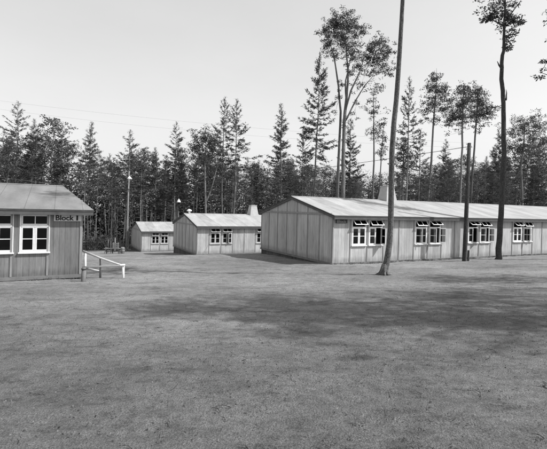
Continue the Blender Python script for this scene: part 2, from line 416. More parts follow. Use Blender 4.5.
def barrack(label, group, corner, x0, x1, front, pairs, over_l, over_r, hip=0, chimneys=(), vents=(), sign=None, roofm=None, plain_frames=False):
    """corner: street coords (e, s, z) of the front corner; the front runs from local x0 to x1; pairs: {x of a window pair: states}"""
    root = thing('barrack', label, 'barrack', street(*corner), TH, group); roofm = roofm or M['roof']
    T = .08
    # front wall: boards round the openings
    fw = MB(); bt = MB()
    def facade(mb, y0, y1, yb0, yb1, starts):
        opens = sorted([c for s in starts for c in (s+PAN/2, s+1.5*PAN)])
        x = x0
        for c in opens:
            mb.box(x, c-WW/2, y0, y1, .12, HIGH)
            mb.box(c-WW/2, c+WW/2, y0, y1, .12, WZ0); mb.box(c-WW/2, c+WW/2, y0, y1, WZ1, HIGH)
            x = c+WW/2
        mb.box(x, x1, y0, y1, .12, HIGH)
        n = round((x1-x0)/PAN)
        for i in range(n+1):
            c = x0+i*PAN; c = min(max(c, x0+.035), x1-.035)
            ww = .032 if 0 < i < n else .035
            mb.box(c-ww, c+ww, yb0, yb1, .13, HIGH-.004, 1)
        mb.box(x0-.04, x1+.04, min(yb0, y0)-.02 if yb0 < y0 else y0, y1 if yb0 < y0 else max(yb1, y1)+.02, 0, .12, 2)
    facade(fw, 0, T, -.025, 0, list(pairs))
    fw.build('front_wall', [front, M['batten'], M['plinth']], root)
    rw = MB(); rear = [x0+PAN*(1+4*i) for i in range(int((x1-x0)/PAN/4))]
    facade(rw, WIDE-T, WIDE, WIDE, WIDE+.025, rear)
    rw.build('rear_wall', [front, M['batten'], M['plinth']], root)
    # gable walls
    for side, xe in ((-1, x0), (1, x1)):
        gw = MB(); xi, xo = (xe, xe+T) if side < 0 else (xe-T, xe)
        gw.box(xi, xo, T, WIDE-T, .12, HIGH)
        hipped = hip and side > 0
        if not hipped:
            gw.add([(xi,0,HIGH),(xi,WIDE,HIGH),(xi,WIDE/2,HIGH+RISE),(xo,0,HIGH),(xo,WIDE,HIGH),(xo,WIDE/2,HIGH+RISE)],
                   [(0,2,1),(3,4,5),(0,1,4,3),(1,2,5,4),(2,0,3,5)])
        a, b = (xi-.025, xi) if side < 0 else (xo, xo+.025)
        for i in range(8):
            c = min(max(i*WIDE/7, .035), WIDE-.035)
            top = HIGH-.03
            gw.box(a, b, c-.035, c+.035, .13, top, 1)
            if not hipped and 0 < i < 7:
                gw.box(a, b, c-.03, c+.03, HIGH+.07, HIGH+RISE*(1-abs(c-WIDE/2)/(WIDE/2))-.02, 1)
        a2, b2 = (xi-.045, xi) if side < 0 else (xo, xo+.045)
        if not hipped: gw.box(a2, b2, .05, WIDE-.05, HIGH-.03, HIGH+.07, 1)
        gw.box(a2 if side < 0 else xi, b2 if side > 0 else xo, .0, WIDE, 0, .118, 2)
        gw.build('gable_wall', [front, M['batten'], M['plinth']], root)
    # boards closing the gap to the falling ground
    sk = MB()
    sk.box(x0+.03, x1-.03, .03, .07, -.35, 0); sk.box(x0+.03, x1-.03, WIDE-.07, WIDE-.03, -1.4, 0)
    sk.box(x0+.03, x0+.07, .07, WIDE-.07, -1.2, 0); sk.box(x1-.07, x1-.03, .07, WIDE-.07, -1.2, 0)
    sk.build('plinth', M['skirt'], root)
    fl = MB(); fl.box(x0+T+.01, x1-T-.01, T+.01, WIDE-T-.01, .05, .13)
    for k in range(1, int((x1-x0)/9)): fl.box(x0+k*9-.04, x0+k*9+.04, T+.02, WIDE-T-.02, .13, HIGH)
    fl.box(x0+T+.01, x1-T-.01, WIDE/2-.04, WIDE/2+.04, .13, HIGH-.01)
    fl.build('floor', M['inside'], root)
    # roof
    ov = .28; sl = RISE/(WIDE/2); e0, e1 = x0-over_l, x1+over_r; ez = HIGH-ov*sl+.03; rz = HIGH+RISE+.03
    nseg = 14; rf = MB(); th = .075
    r1 = e1-hip
    top = [(e0,-ov,ez),(e1,-ov,ez),(r1,WIDE/2,rz),(e0,WIDE/2,rz),(e1,WIDE+ov,ez),(e0,WIDE+ov,ez)]
    bot = [(x, y, z-th) for x, y, z in top]
    fs = [(0,1,2,3),(3,2,4,5),(9,8,7,6),(11,10,8,9),(0,6,7,1),(4,10,11,5),(0,3,9,6),(3,5,11,9)]
    vs = top+bot
    fs += [(1,4,2),(7,8,10),(1,7,10,4)] if hip else [(1,7,8,2),(2,8,10,4)]
    rf.add(vs, fs)
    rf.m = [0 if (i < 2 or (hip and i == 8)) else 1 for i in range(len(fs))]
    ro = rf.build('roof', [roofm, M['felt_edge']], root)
    cap = MB(); cap.add([(e0-.004,WIDE/2-.14,rz-.14*sl+.012),(r1,WIDE/2-.14,rz-.14*sl+.012),(r1,WIDE/2,rz+.022),(e0-.004,WIDE/2,rz+.022),(r1,WIDE/2+.14,rz-.14*sl+.012),(e0-.004,WIDE/2+.14,rz-.14*sl+.012)],
                        [(0,1,2,3),(3,2,4,5)]); cap.build('ridge_strip', roofm, ro)
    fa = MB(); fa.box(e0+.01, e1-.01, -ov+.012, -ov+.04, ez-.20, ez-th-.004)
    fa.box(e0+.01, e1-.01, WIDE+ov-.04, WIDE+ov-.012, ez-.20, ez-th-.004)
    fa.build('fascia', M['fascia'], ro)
    if not hip:
        for xe in ((e0+.01, e0+.045), (e1-.045, e1-.01)):
            for sgn in (0, 1):
                rk = MB()
                ya, yb = (-ov+.05, WIDE/2) if sgn == 0 else (WIDE+ov-.05, WIDE/2)
                za, zb = ez-th-.003+.05*sl, rz-th-.003
                rk.add([(xe[0],ya,za),(xe[1],ya,za),(xe[1],yb,zb),(xe[0],yb,zb),(xe[0],ya,za-.11),(xe[1],ya,za-.11),(xe[1],yb,zb-.11),(xe[0],yb,zb-.11)],
                       [(0,1,2,3),(7,6,5,4),(0,4,5,1),(1,5,6,2),(2,6,7,3),(3,7,4,0)])
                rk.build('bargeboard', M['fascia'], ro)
    for cx in chimneys:
        ch = MB(); y0 = WIDE/2-.47; z0 = HIGH+RISE-.35; z1 = HIGH+RISE+.95
        b, t = 0.0, .17
        w = .95
        ch.add([(cx-.04,y0-.04,z0),(cx+w+.04,y0-.04,z0),(cx+w+.04,y0+w+.04,z0),(cx-.04,y0+w+.04,z0),
                (cx+t,y0+t,z1),(cx+w-t,y0+t,z1),(cx+w-t,y0+w-t,z1),(cx+t,y0+w-t,z1)],
               [(0,1,5,4),(1,2,6,5),(2,3,7,6),(3,0,4,7),(4,5,6,7)])
        co = ch.build('chimney', M['chimney'], ro)
        cp = MB(); cp.box(cx+t-.035, cx+w-t+.035, y0+t-.035, y0+w-t+.035, z1+.002, z1+.06); cp.box(cx+.32, cx+w-.32, y0+.32, y0+w-.32, z1+.06, z1+.075)
        cp.build('chimney_cap', M['chimney'], ro)
    for vx in vents:
        v = MB(); v.lathe([(.10, RISE+HIGH-.1), (.10, RISE+HIGH+.22), (.24, RISE+HIGH+.24), (.24, RISE+HIGH+.34), (.06, RISE+HIGH+.44), (.001, RISE+HIGH+.45)], 14, (vx, WIDE/2, 0))
        v.build('vent_pipe', M['enamel'], ro, True)
    for s, st in pairs.items():
        for i in (0, 1): window(root, s+PAN*(.5+i), .01, -1, *st[i], plain_frames)
    for s in rear:
        for i in (0, 1): window(root, s+PAN*(.5+i), WIDE-.01, 1, 0, 0, 0)
    if sign:
        kind, xa, xb, za, zb, body = sign
        b = MB(); b.box(xa, xb, -.05, -.0265, za, zb)
        so = b.build('block_sign', M['signboard'] if kind == 'white' else M['darkboard'], root)
        words = body.split(); span = xb-xa
        slots = [(.06, .72), (.81, .875)] if len(words) > 1 else [(.08, .92)]
        for wd_, (u0, u1) in zip(words, slots):
            me = text_mesh('lettering', wd_, (zb-za)*1.05, M['ink'] if kind == 'white' else M['batten'])
            lo, hi = min(v.co.x for v in me.vertices), max(v.co.x for v in me.vertices); k = span*(u1-u0)/(hi-lo)
            to = link('lettering', me, so); to.location = (xa+span*(u0+u1)/2-k*(lo+hi)/2, -.0545, (za+zb)/2-.012); to.rotation_euler = (PI/2, 0, 0); to.scale = (k, 1, 1)
    return root
LEN = 36*PAN
C0 = (0, 0, 0); OPN = 44
closed = lambda h: ((h, 0, 0), (h, 0, 0))
pat = [((46, 0, 0), (38, 0, 82)), ((35, 35, 0), (49, 62, 158)), ((52, 0, 40), (40, 20, 160)), ((47, 0, 0), (31, 60, 25)),
       ((44, 0, 0), (42, 0, 120)), ((40, 0, 0), (44, 30, 0)), ((44, 0, 70), (42, 0, 0)), ((42, 0, 0), (44, 0, 0)), ((44, 0, 0), (44, 0, 0))]
starts = [PAN*(1+4*i) for i in range(9)]
GRP = 'wooden barracks of the camp'
barrack('long wooden barrack with propped open window vents behind the tall bare trunk', GRP, (12.32, 17.2, -2.83), 0, LEN, M['front'],
        {s: pat[i] for i, s in enumerate(starts)}, .10, .10, chimneys=(7.0,), sign=('dark', .16, .88, 2.16, 2.36, 'Block'))
barrack('middle wooden barrack with white roof vent beyond the long barrack', GRP, (10.6, 35.0, -4.28), 0, LEN, M['front'],
        {s: ((30, 0, 0), (30, 0, 25)) for s in starts}, .10, .10, chimneys=(6.75,), vents=(.45,), plain_frames=True)
barrack('farthest and smallest looking wooden barrack near the lamp post', GRP, (8.9, 52.7, -5.82), 0, LEN, M['front'],
        {s: closed(25) for s in starts}, .10, .10, plain_frames=True)
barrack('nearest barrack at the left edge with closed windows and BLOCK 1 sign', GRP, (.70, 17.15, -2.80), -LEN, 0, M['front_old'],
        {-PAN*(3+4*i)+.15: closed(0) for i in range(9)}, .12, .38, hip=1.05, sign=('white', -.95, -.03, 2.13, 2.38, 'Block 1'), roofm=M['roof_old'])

# ------------------------------------------------------------------ trees
def lean_path(rnd, h, n, wob, lean=(0, 0)):
    x = y = 0; pts = []
    for i in range(n+1):
        t = i/n; pts.append(Vector((x+lean[0]*t*h, y+lean[1]*t*h, t*h)))
        x += rnd.gauss(0, wob); y += rnd.gauss(0, wob)
    return pts
def on_path(pts, z):
    for a, b in zip(pts, pts[1:]):
        if z <= b.z: return a.lerp(b, max(0, (z-a.z)/max(1e-6, b.z-a.z)))
    return pts[-1].copy()
def conifer(seed, h=20, cb=.3, rmax=2.3, nb=150, per=20, up=.5, r0=.15, spray=(.20, .44), wid=(.055, .11)):
    rnd = random.Random(seed); tr = MB(); cr = MB()
    pts = lean_path(rnd, h, 9, .05)
    tr.tube([pts[0]-Vector((0,0,.8))]+pts, [r0*1.25, r0*1.12]+[r0*(1-(i/9)**1.2*.93) for i in range(1, 10)], 8)
    for k in range(int(14*cb/.3)):             # dead stubs below the crown
        z = rnd.uniform(.08, cb)*h; p = on_path(pts, z); a = rnd.uniform(0, 2*PI); L = rnd.uniform(.4, 1.4)
        tr.tube([p, p+Vector((math.cos(a)*L, math.sin(a)*L, rnd.uniform(-.25, .2)*L))], [.022, .006], 4)
    for k in range(nb):
        t = ((k+rnd.random())/nb)**1.0; z = h*(cb+(1-cb)*t*.985); p = on_path(pts, z)
        shape = (1-t)**.72*(1 if t > .12 else .55+t*3.7)
        L = rmax*shape*rnd.choice((rnd.uniform(.2, .7), rnd.uniform(.6, 1.0), rnd.uniform(.85, 1.35)))+.12; thick = rnd.uniform(.35, 1.25); a = rnd.uniform(0, 2*PI)
        el = -.25+up*1.7*t**1.4+rnd.gauss(0, .14)
        d = Vector((math.cos(a)*math.cos(el), math.sin(a)*math.cos(el), math.sin(el)))
        tip = p+d*L+Vector((0, 0, .10*L)); mid = p+d*L*.55-Vector((0, 0, .06*L))
        cr.tube([p, mid, tip], [.028, .018, .006], 3, 1, False)
        side = d.cross(Vector((0, 0, 1))).normalized()
        for q in range(int(1.9*per*L*thick)+2):
            u = rnd.uniform(.15, 1.0)**.8; c = (p.lerp(mid, u/.55) if u < .55 else mid.lerp(tip, (u-.55)/.45))
            sd = rnd.choice((-1, 1)); dd = d*rnd.uniform(.3, 1)+side*sd*rnd.uniform(.1, 1)*(1.25-u)+Vector((rnd.gauss(0, .22), rnd.gauss(0, .22), rnd.uniform(-.55, .4)))
            c = c+Vector((rnd.gauss(0, .07), rnd.gauss(0, .07), rnd.gauss(0, .05)))
            fs = .45+.55*min(1, (1-t)*3.5)
            cr.blade(c, dd, rnd.uniform(*spray)*fs, rnd.uniform(*wid)*fs, rnd)
    return tr, cr
def puff(cr, rnd, c, r, n, L=(.16, .34), W=(.07, .15), mi=0, flat=.8):
    for _ in range(n):
        v = Vector((rnd.gauss(0, 1), rnd.gauss(0, 1), rnd.gauss(0, 1)*flat)).normalized()
        q = c+Vector((v.x*r[0], v.y*r[1], v.z*r[2]))*rnd.random()**.5
        cr.blade(q, v+Vector((rnd.gauss(0,.6), rnd.gauss(0,.6), rnd.gauss(0,.6))), rnd.uniform(*L), rnd.uniform(*W), rnd)
def spread_tree(seed, h=16, fork=.35, rad=3.4, r0=.2, n1=16, leaf=(.16, .30), per=26, wob=.12, pine=False):
    rnd = random.Random(seed); tr = MB(); cr = MB()
    pts = lean_path(rnd, h*.96, 9, wob)
    tr.tube([pts[0]-Vector((0,0,.8))]+pts, [r0*1.3, r0*1.15]+[r0*(1-(i/9)**1.1*.9) for i in range(1, 10)], 8)
    for k in range(n1):
        t = (k+rnd.random())/n1; z = h*(fork+(.95-fork)*t); p = on_path(pts, z); a = k*2.4+rnd.uniform(-.5, .5)
        L = rad*math.sin(PI*min(1, .22+.72*t))**.7*rnd.uniform(.65, 1.1)
        el = (.15 if pine else .45)+.65*t+rnd.gauss(0, .15)
        d = Vector((math.cos(a)*math.cos(el), math.sin(a)*math.cos(el), math.sin(el)))
        m = p+d*L*.5+Vector((0, 0, .05*L)); e = p+d*L+Vector((0, 0, .22*L))
        tr.tube([p, m, e], [r0*.30*(1.1-t*.6), r0*.2*(1.1-t*.6), .012], 5)
        for q in range(6 if pine else 9):
            u = rnd.uniform(.4, 1); b = p.lerp(m, u*2) if u < .5 else m.lerp(e, u*2-1)
            a2 = rnd.uniform(0, 2*PI); L2 = rnd.uniform(.3, .42)*rad*.6
            e2 = b+Vector((math.cos(a2)*L2, math.sin(a2)*L2, rnd.uniform(-.1, .5)*L2))
            tr.tube([b, e2], [.02, .006], 3)
            rr = rnd.uniform(.25, .62)*(.85 if pine else 1)
            puff(cr, rnd, e2, (rr*1.2, rr*1.2, rr*.5), int(per*.75), leaf, (leaf[0]*.5, leaf[1]*.55))
    return tr, cr
def tree_thing(name, label, cat, tr, cr, bark, leafm, loc, rz=0, group=None, sc=(1, 1, 1)):
    root = thing(name, label, cat, loc, rz, group); root.scale = sc
    tr.build('trunk', bark, root, True); cr.build('crown', [leafm, bark], root)
    return root

# -- trees traced as individuals: stems and foliage masses given in metres through their own distance
def traced_tree(name, label, px, Y, stems, clumps, bark, leafm, r0, leaf=(.16, .3), depth=1.0, seed=1, twigs=True):
    base = stand(px, Y); rnd = random.Random(seed); tr = MB(); cr = MB()
    loc = lambda x, y, dz=0: at(x, y, Y)-base+Vector((0, dz, 0))
    for st in stems:                            # [(x, y, radius, depth offset), ...]
        P = [loc(a, b, d) for a, b, r, d in st]; R = [r for a, b, r, d in st]
        Q, S = [P[0]], [R[0]]
        for i in range(len(P)-1):               # finer, slightly crooked
            for k in (1, 2, 3):
                j = Vector((rnd.gauss(0, 1), rnd.gauss(0, 1), 0))*R[i]*.16 if k < 3 else Vector()
                Q.append(P[i].lerp(P[i+1], k/3)+j); S.append(R[i]+(R[i+1]-R[i])*k/3)
        tr.tube(Q, S, 10)
    for (x, y, rx, ry, n) in clumps:            # pixels, pixels
        for k in range(n):
            v = Vector((rnd.gauss(0, .52), rnd.gauss(0, .52), rnd.gauss(0, .52)))
            c = loc(x+v.x*rx, y-v.z*ry, v.y*rx*Y/F*depth)
            for sub in range(3):
                r = rnd.uniform(.12, .34)*(rx*Y/F)*.5+.10
                q = c+Vector((rnd.gauss(0, .35), rnd.gauss(0, .35), rnd.gauss(0, .28)))*(rx*Y/F)*.5
                puff(cr, rnd, q, (r*1.25, r*1.25, r*.5), int(7+r*22), leaf, (leaf[0]*.5, leaf[1]*.5))
            if twigs and k % 2 == 0:
                ctr = loc(x, y+ry*.6); cr.tube([c, c.lerp(ctr, .5)+Vector((0,0,-.1)), ctr], [.006, .014, .022], 3, 1, False)
    return tree_thing(name, label, 'tree', tr, cr, bark, leafm, base)

# bare trunk on the muster ground
b = hit(383.5, 275.2); Yf = b.y
rnd = random.Random(3); tr = MB(); cr = MB()
P = [Vector((0, 0, -.3))]+[at(x, y, Yf+k*.02)-b for k, (x, y) in enumerate(((383.3, 275.2), (384.5, 270), (386.7, 262), (389.3, 245), (390.6, 226), (391, 205), (391.4, 180), (392.0, 151), (394.0, 122), (396.3, 100), (398.0, 77), (399.8, 50), (401.3, 25), (402.6, 0), (404, -40), (405, -110), (404, -175)))]
R = [.19, .165, .14, .120, .112, .108, .106, .104, .101, .097, .093, .088, .083, .079, .075, .067, .045, .015]
tr.tube(P, R, 14)
for a in range(7):
    an = a*.9+rnd.uniform(-.2, .2); L = rnd.uniform(.24, .42)
    e = Vector((math.cos(an)*L, math.sin(an)*L, 0)); e.z = terrain(b.x+e.x, b.y+e.y)-b.z-.03
    tr.tube([Vector((math.cos(an)*.03+.03, math.sin(an)*.03, .42)), Vector((math.cos(an)*.095+.01, math.sin(an)*.095, .17)), Vector((math.cos(an)*.17, math.sin(an)*.17, .05)), e], [.075, .062, .05, .015], 8)
for z in (4.2, 6.3, 7.9): 
    p = on_path(P[1:], z); a = rnd.uniform(0, 6); tr.tube([p, p+Vector((math.cos(a)*.28, math.sin(a)*.28, .06))], [.03, .012], 5)
for k in range(16):
    z = P[-4].z+(P[-1].z-P[-4].z)*(k+.5)/16*1.0; p = on_path(P[1:], z); a = k*2.4; L = rnd.uniform(1.0, 2.1)
    e = p+Vector((math.cos(a)*L, math.sin(a)*L, .5*L)); tr.tube([p, e], [.04, .01], 4)
    for q in range(4):
        c = p.lerp(e, rnd.uniform(.5, 1.05))+Vector((rnd.gauss(0,.3), rnd.gauss(0,.3), rnd.gauss(0,.25))); puff(cr, rnd, c, (.42, .42, .3), 26, (.14, .3), (.06, .13))
tree_thing('pine_tree', 'tall bare trunk standing alone on the muster ground before the long barrack', 'tree', tr, cr, M['bark'], M['needle2'], b)

# slender pine close to the front of the long barrack
b = hit(498.5, 259.3); Yp = b.y
traced_tree('pine_tree', 'tall crooked pine with thin top foliage beside the long barrack windows', 498.5, Yp,
  [[(498.2, 263, .20, 0), (498.6, 255, .168, 0), (499.8, 235, .155, 0), (501.5, 205, .148, 0), (503.2, 165, .138, 0), (504.6, 125, .128, .1), (504.4, 103, .12, .1), (503.0, 84, .115, .1), (501.9, 68, .105, 0), (502.4, 55, .10, 0), (504, 42, .085, 0), (504.4, 25, .07, 0), (505, 2, .05, 0), (505.5, -22, .015, 0)],
   [(502, 70, .06, 0), (497, 66, .04, -.2), (494.5, 63, .015, -.3)], [(504, 52, .06, 0), (508, 45, .04, .3), (512, 36, .012, .5)],
   [(506, 100, .05, 0), (508.5, 92, .03, .2), (509, 88, .01, .3)], [(504.5, 26, .05, 0), (496, 18, .03, .3), (488, 10, .01, .5)], [(504.6, 22, .05, 0), (511, 12, .03, -.3), (517, 3, .01, -.5)]],
  [(507, 20, 9, 10, 15), (496, 15, 12, 5, 14), (515, 17, 6, 8, 10), (508, 37, 6, 8, 8), (507, 49, 4, 5, 4), (503, 4, 13, 7, 16), (505, -14, 9, 8, 9), (487, 18, 5, 3, 5)],
  M['bark_dark'], M['needle2'], .2, (.09, .20), .9, 11)
# big many-stemmed beech above the long barrack roof
traced_tree('beech_tree', 'tallest broad crowned beech with several forking stems above the long roof', 343, 59,
  [[(343.5, 240, .36, 0), (343, 190, .30, 0), (343.5, 150, .26, 0), (345, 112, .22, 0), (347, 90, .17, 0), (348, 70, .13, 0), (346, 45, .07, .2), (345, 25, .02, .3)],
   [(338, 240, .26, 1), (338.5, 190, .22, 1), (340, 150, .19, .8), (341.5, 110, .16, .7), (339, 85, .13, .5), (335.5, 62, .10, .4), (330, 40, .03, .3)],
   [(345, 112, .14, 0), (350, 92, .12, -.6), (358, 75, .09, -1), (364, 55, .05, -1.2), (368, 42, .02, -1.2)],
   [(346, 120, .12, 0), (356, 100, .10, .6), (366, 84, .07, 1), (376, 72, .03, 1.2)],
   [(346, 98, .11, 0), (347, 78, .09, 1.2), (352, 58, .06, 1.6), (356, 38, .02, 1.8)]],
  [(326, 31, 8, 7, 26), (336, 24, 10, 6, 34), (349, 23, 10, 7, 36), (359, 30, 8, 7, 24), (343, 36, 15, 7, 50), (329, 43, 9, 6, 20), (347, 47, 13, 6, 30), (333, 53, 7, 5, 10), (352, 57, 9, 6, 16), (343, 15, 10, 5, 16),
   (380, 39, 6, 6, 16), (373, 48, 9, 7, 32), (384, 53, 8, 6, 22), (366, 56, 8, 6, 18), (377, 61, 11, 6, 28), (388, 70, 9, 5, 14), (362, 66, 8, 6, 12), (371, 73, 8, 5, 12), (350, 70, 6, 8, 8), (360, 82, 8, 7, 8), (376, 86, 9, 7, 8),
   (342, 84, 6, 9, 5), (337, 98, 5, 12, 5), (355, 104, 6, 9, 5), (346, 122, 7, 10, 6)],
  M['bark'], M['leaf'], .3, (.15, .28), 1.0, 12)
# pines at the right behind the long roof
def tall_pine(label, base, pts, cl, Y, seed):
    traced_tree('pine_tree', label, base, Y, [pts], cl, M['bark_pale'], M['needle2'], .2, (.16, .34), 1.0, seed)
tall_pine('tall pine with a single leaning pale trunk left of the twin pines', 427, [(426, 245, .22, 0), (428, 200, .19, 0), (431.5, 160, .17, 0), (434.5, 110, .13, 0), (436.5, 85, .08, 0), (436.5, 68, .015, 0)],
          [(436.5, 76, 5, 6, 10), (437, 88, 10, 8, 40), (436, 101, 13, 7, 35), (428, 110, 7, 4, 10), (443, 109, 6, 4, 9), (434, 122, 10, 5, 6), (425, 120, 5, 2, 4)], 67, 14)
tall_pine('dark crowned left one of the twin pines above the long roof', 460, [(459, 245, .22, 0), (460, 200, .19, 0), (461.5, 160, .17, 0), (462.5, 120, .14, 0), (463.5, 95, .08, 0), (464, 82, .015, 0)],
          [(463, 89, 7, 6, 19), (461, 101, 13, 9, 53), (456, 113, 13, 8, 40), (466, 116, 9, 7, 22), (449, 121, 7, 4, 9), (461, 128, 9, 5, 9)], 70, 15)
tall_pine('dark crowned right one of the twin pines above the long roof', 471, [(469, 245, .20, 0), (471, 200, .18, 0), (473.5, 160, .16, 0), (476, 125, .13, 0), (477.5, 100, .08, 0), (478, 84, .015, 0)],
          [(478, 90, 6, 5, 17), (480, 101, 11, 8, 44), (483, 112, 12, 7, 35), (475, 117, 9, 6, 19), (490, 110, 6, 4, 9), (480, 127, 8, 5, 8)], 72, 16)
traced_tree('oak_tree', 'broad dense leafy tree at the right edge beyond the long roof', 523, 79,
  [[(522, 245, .26, 0), (522, 200, .22, 0), (521, 165, .18, 0), (524, 140, .12, 0), (525, 120, .02, 0)], [(521, 165, .12, 0), (514, 148, .08, 1), (508, 136, .02, 2)]],
  [(526, 122, 12, 8, 40), (513, 134, 10, 7, 26), (532, 136, 12, 9, 40), (540, 124, 8, 8, 22), (522, 148, 16, 8, 34), (508, 148, 8, 6, 14), (545, 145, 9, 9, 22)], M['bark'], M['leaf'], .2, (.18, .34), 1.0, 17)
# rounded dense broadleaf between the rows
traced_tree('beech_tree', 'rounded dense leafy tree with two pale stems behind the middle barrack', 205, 66,
  [[(206, 240, .18, 0), (205.5, 200, .16, 0), (205, 165, .13, 0), (206, 140, .02, 0)], [(205.5, 205, .12, 0), (212, 185, .10, .5), (217, 165, .08, .6), (218, 145, .015, .8)]],
  [(205, 138, 11, 8, 44), (196, 148, 9, 7, 26), (213, 147, 10, 8, 34), (203, 156, 13, 7, 26), (221, 153, 7, 6, 12)], M['bark_pale'], M['leaf'], .2, (.17, .32), 1.0, 18)
# drooping ovals behind the bare trunk
for px, Y, lab, sd in ((403, 66, 'dark egg shaped crown right of the bare foreground trunk', 19),):
    traced_tree('oak_tree', lab, px, Y, [[(402, 245, .2, 0), (402.5, 200, .17, 0), (403.5, 165, .12, 0), (404, 140, .02, 0)]],
      [(403.5, 146, 7, 7, 22), (404, 158, 9, 9, 40), (403, 170, 7, 7, 18)], M['bark'], M['leaf'], .2, (.16, .3), 1.0, sd)
traced_tree('aspen_tree', 'thin airy tree with wispy foliage between the beech and the bare trunk', 373, 61,
  [[(372, 245, .16, 0), (373, 190, .14, 0), (374, 150, .11, 0), (374, 115, .07, 0), (373, 88, .015, 0)], [(380, 240, .12, .8), (381, 190, .10, .8), (383, 150, .07, .8), (386, 118, .02, .8)]],
  [(373, 96, 6, 7, 9), (374, 110, 8, 8, 14), (379, 124, 9, 8, 14), (372, 132, 7, 8, 9), (384, 140, 7, 10, 12), (380, 156, 8, 8, 9)], M['bark_pale'], M['leaf'], .15, (.15, .28), 1.0, 20)
# low branch of a tree standing out of the frame at the right
b = hit(566, 262)
traced_tree('pine_tree', 'tree mostly outside the right edge with one leafy branch showing', 566, 24,
  [[(565, 275, .22, 0), (566, 200, .19, 0), (568, 120, .16, 0), (568, 60, .12, 0), (568, -10, .06, 0)], [(568, 84, .05, 0), (556, 76, .03, .2), (542, 70, .01, .3)]],
  [(542, 66, 4, 5, 4), (541, 77, 4, 2.5, 3), (558, 60, 8, 8, 10), (572, 40, 16, 14, 30), (566, 10, 14, 14, 30)], M['bark'], M['leaf'], .2, (.08, .18), 1.0, 22)

# spired conifers that stand out on the skyline
protos = {}
def proto(key, name, kind, gen, bark, leafm):
    tr, cr = gen; protos[key] = [name, kind, tr.mesh('trunk', bark, True), cr.mesh('crown', [leafm, bark])]
proto('spruce1', 'spruce_tree', 'spruce', conifer(31, 20, .28, 2.6, 190, 21, .55), M['bark'], M['needle'])
proto('spruce2', 'spruce_tree', 'spruce', conifer(32, 20, .36, 2.2, 170, 21, .7), M['bark'], M['needle'])
proto('spruce3', 'spruce_tree', 'spruce', conifer(33, 20, .46, 2.5, 160, 20, .4), M['bark'], M['needle'])
proto('larch1', 'larch_tree', 'larch', conifer(34, 20, .42, 2.9, 92, 17, .75, .15), M['bark_pale'], M['needle2'])
proto('larch2', 'larch_tree', 'larch', conifer(35, 20, .52, 2.7, 80, 17, .9, .14), M['bark_pale'], M['needle2'])
proto('pole1', 'larch_tree', 'larch', conifer(41, 20, .60, 1.9, 70, 17, .8, .11), M['bark_pale'], M['needle2'])
proto('pole2', 'spruce_tree', 'spruce', conifer(42, 20, .66, 1.6, 60, 18, .5, .10), M['bark_pale'], M['needle'])
proto('larch3', 'larch_tree', 'larch', conifer(40, 20, .46, 2.3, 120, 17, .95, .12), M['bark_pale'], M['needle2'])
proto('pine1', 'pine_tree', 'pine', spread_tree(36, 20, .58, 2.7, .17, 17, (.2, .38), 24, .08, True), M['bark_pale'], M['needle2'])
proto('pine2', 'pine_tree', 'pine', spread_tree(37, 20, .50, 2.4, .15, 18, (.2, .38), 24, .12, True), M['bark'], M['needle2'])
proto('beech1', 'beech_tree', 'beech', spread_tree(38, 20, .40, 4.0, .18, 24, (.18, .34), 26), M['bark'], M['leaf'])
proto('beech2', 'beech_tree', 'beech', spread_tree(39, 20, .30, 3.6, .16, 24, (.18, .34), 24, .16), M['bark_pale'], M['leaf'])
def plant(key, px, Y, topy, label, group=None, rz=None, wide=1.0):
    name, kind, tm, cm = protos[key]; base = stand(px, Y)
    topz = at(px, topy, Y).z; k = (topz-base.z)/20
    r = thing(name, label, 'tree', base, rz if rz is not None else random.uniform(0, 6.28), group)
    w = k*wide; r.scale = (w, w, k)
    link('trunk', tm, r); link('crown', cm, r); return r
random.seed(77)
for a in (('larch1', 16, 60, 101, 'tallest feathery larch at the left edge above the nearest barrack roof', 1.25),
          ('spruce2', 31, 63, 118, 'feathery spruce just right of the tallest left edge larch'),
          ('pine1', 50, 61, 117, 'broad dark pine above the middle of the nearest barrack roof', 1.2),
          ('larch1', 60, 62, 124, 'open branched larch above the ridge end of the nearest barrack'),
          ('spruce2', 87, 62, 121, 'spruce with a slim pointed top right of the nearest barrack roof', 1.1),
          ('larch1', 127, 66, 129, 'feathery light topped larch above the lamp post', 1.35),
          ('spruce2', 154, 70, 147, 'small spruce spire right of the lamp post'),
          ('larch1', 174, 66, 121, 'free standing larch with visible pale trunk left of the middle barrack', 1.15),
          ('larch2', 221, 71, 97, 'left one of the two tall larches above the middle barrack', 1.0),
          ('larch2', 233, 68, 98, 'right one of the two tall larches above the middle barrack', 1.15),
          ('spruce2', 279, 66, 103, 'narrow spruce spire above the left end of the long roof', 1.05),
          ('spruce1', 347, 64, 117, 'dark spruce in front of the beech stems behind the long roof', .95),
          ('larch3', 313, 57, 53, 'tall narrow feathery larch left of the many stemmed beech', 1.0),
          ('larch1', 405, 63, 76, 'large feathery larch crossing behind the bare foreground trunk', .8),
          ('larch1', 300, 70, 128, 'open larch right of the narrow spruce spire'),
          ('larch1', 418, 78, 132, 'open larch between the bare trunk and the leaning pine'),
          ('spruce2', 497, 84, 128, 'spruce right of the twin pines and left of the crooked pine'),
          ('spruce1', 443, 80, 138, 'short dark spruce under the leaning pine crown')):
    plant(*a[:5], wide=a[5] if len(a) > 5 else 1.0)

